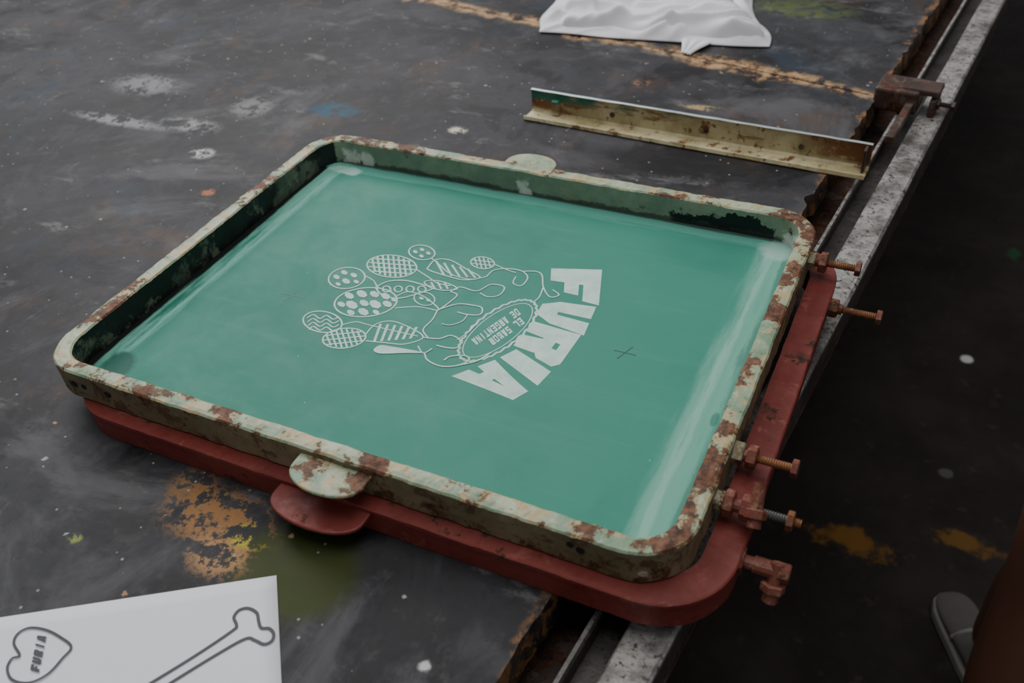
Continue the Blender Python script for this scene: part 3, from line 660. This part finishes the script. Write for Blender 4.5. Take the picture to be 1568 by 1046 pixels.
skin_mesh('tshirt', [(0, .005, 1.02), (0, .01, 1.24), (0, .01, 1.38), (0, 0, 1.45), V[14], (-.195, .01, 1.22), V[17], (.195, .01, 1.22)],
          [(0, 1), (1, 2), (2, 3), (2, 4), (4, 5), (2, 6), (6, 7)], [(.16, .12), (.16, .12), (.14, .10), .07, .075, .06, .075, .06], SHI, person)
skin_mesh('head', [(0, -.01, 1.56), (0, -.02, 1.62), (0, -.005, 1.69), (0, 0, 1.74), (0, -.115, 1.63), (0, -.095, 1.655)], [(0, 1), (1, 2), (2, 3), (1, 4), (4, 5)], [.055, (.072, .085), (.078, .095), .05, .012, .008], SK, person)
skin_mesh('hair', [(0, .025, 1.64), (0, .015, 1.70), (0, .01, 1.75)], [(0, 1), (1, 2)], [(.078, .08), (.086, .098), .06], HAIR, person)
for sx, nm in ((-1, 'left'), (1, 'right')):
    skin_mesh('eye_' + nm, [(sx * .03, -.092, 1.665), (sx * .03, -.097, 1.665)], [(0, 1)], [.011, .009], plain('eye_' + nm, (.5, .5, .5), .2), person, 0, 1)
    skin_mesh('ear_' + nm, [(sx * .078, 0, 1.67), (sx * .084, .005, 1.64)], [(0, 1)], [.018, .014], SK, person, 0, 1)
    hx, hy, hz = sx * .105, -.215, 1.12
    skin_mesh('palm_' + nm, [(hx, hy + .01, hz), (hx, hy - .03, hz), (hx - sx * .004, hy - .075, hz)], [(0, 1), (1, 2)], [(.022, .025), (.016, .038), (.015, .040)], SK, person, 0, 1)
    for k in range(4):
        fz = hz + .032 - k * .021; ln = [.062, .075, .070, .055][k]
        skin_mesh('finger_%s_%d' % (nm, k + 1), [(hx - sx * .004, hy - .078, fz), (hx - sx * .010, hy - .085 - ln * .45, fz), (hx - sx * .024, hy - .085 - ln * .72, fz), (hx - sx * .045, hy - .085 - ln * .85, fz)], [(0, 1), (1, 2), (2, 3)], [.009, .0088, .008, .0065], SK, person, 0, 1)
    skin_mesh('thumb_' + nm, [(hx - sx * .008, hy - .02, hz + .022), (hx - sx * .022, hy - .050, hz + .044), (hx - sx * .030, hy - .085, hz + .048)], [(0, 1), (1, 2)], [.012, .010, .008], SK, person, 0, 1)
skin_mesh('mouth', [(-.02, -.100, 1.598), (0, -.106, 1.597), (.02, -.100, 1.598)], [(0, 1), (1, 2)], [.004, .006, .004], plain('lips', (.16, .05, .04), .5), person, 1, 1)
def shoe(name, ank, d):
    d = d.normalized(); s = Vector((-d.y, d.x, 0)); A0 = Vector((ank[0], ank[1], 0))
    prof = [(-.058, .026, .060), (-.042, .031, .068), (0.0, .034, .070), (.035, .035, .056), (.075, .037, .046), (.110, .037, .040), (.135, .029, .034), (.147, .014, .026)]
    v = []; f = []
    for x, w, h in prof:
        for k in range(14):
            a = 2 * math.pi * k / 14; cx = math.cos(a) * w; cz = .020 + (math.sin(a) * .5 + .5) * (h - .02)
            v.append(A0 + d * x + s * cx + Vector((0, 0, cz)))
    for i in range(len(prof) - 1):
        for k in range(14): f.append([i * 14 + k, i * 14 + (k + 1) % 14, (i + 1) * 14 + (k + 1) % 14, (i + 1) * 14 + k])
    f += [list(range(14)), [(len(prof) - 1) * 14 + k for k in range(14)][::-1]]
    o = mesh_obj(name + '_upper', v, f, [SHOE], person, True); o.modifiers.new('s', 'SUBSURF').render_levels = 2
    ol = [(x, w * 1.08) for x, w, h in prof] + [(x, -w * 1.08) for x, w, h in prof[::-1]]
    prism(name + '_sole', ol, 0.001, 0.024, [SOLE], person, 0.004, lambda x, y, z: A0 + d * x + s * y + Vector((0, 0, z)))
    skin_mesh(name + '_strap', [A0 + d * .045 + s * t * .036 + Vector((0, 0, .056 - .022 * abs(t) ** 2)) for t in (-1, -.5, 0, .5, 1)], [(0, 1), (1, 2), (2, 3), (3, 4)], [.005] * 5, SOLE, person, 2, 1)
shoe('shoe_left', fl_, Vector((-0.02, -1, 0)))
shoe('shoe_right', fr_, Vector((0.15, -1, 0)))

# ------------------------------------------------------------------ light, world, camera
def area(name, loc, tgt, size, e, colr=(1, 1, 1), sy=None):
    l = bpy.data.lights.new(name, 'AREA'); l.energy = e; l.color = colr; l.shape = 'RECTANGLE'; l.size = size; l.size_y = sy or size
    o = bpy.data.objects.new(name, l); C.objects.link(o); o.location = loc
    o.rotation_euler = (Vector(tgt) - Vector(loc)).to_track_quat('-Z', 'Y').to_euler(); return o
area('window_light', (-2.2, 1.9, 3.2), (0.1, 0, .85), 2.4, 118, (1.0, 0.985, 0.98), 1.8)
area('skylight', (0.3, 0.0, 3.6), (0.1, 0, .85), 2.2, 42, (1.0, 0.98, 0.95))
wd = bpy.data.worlds.new('workshop_ambient'); bpy.context.scene.world = wd; wd.use_nodes = True
wd.node_tree.nodes['Background'].inputs[0].default_value = (0.97, 0.97, 1.0, 1); wd.node_tree.nodes['Background'].inputs[1].default_value = 0.22

cd = bpy.data.cameras.new('camera'); cam = bpy.data.objects.new('camera', cd); C.objects.link(cam)
cd.sensor_width = 36; cd.lens = 1429 / 1568 * 36; cd.clip_start = 0.02
R = AX.to_4x4(); R.translation = EYE; cam.matrix_world = R
cd.dof.use_dof = True; cd.dof.focus_distance = 1.0; cd.dof.aperture_fstop = 5.6
bpy.context.scene.camera = cam
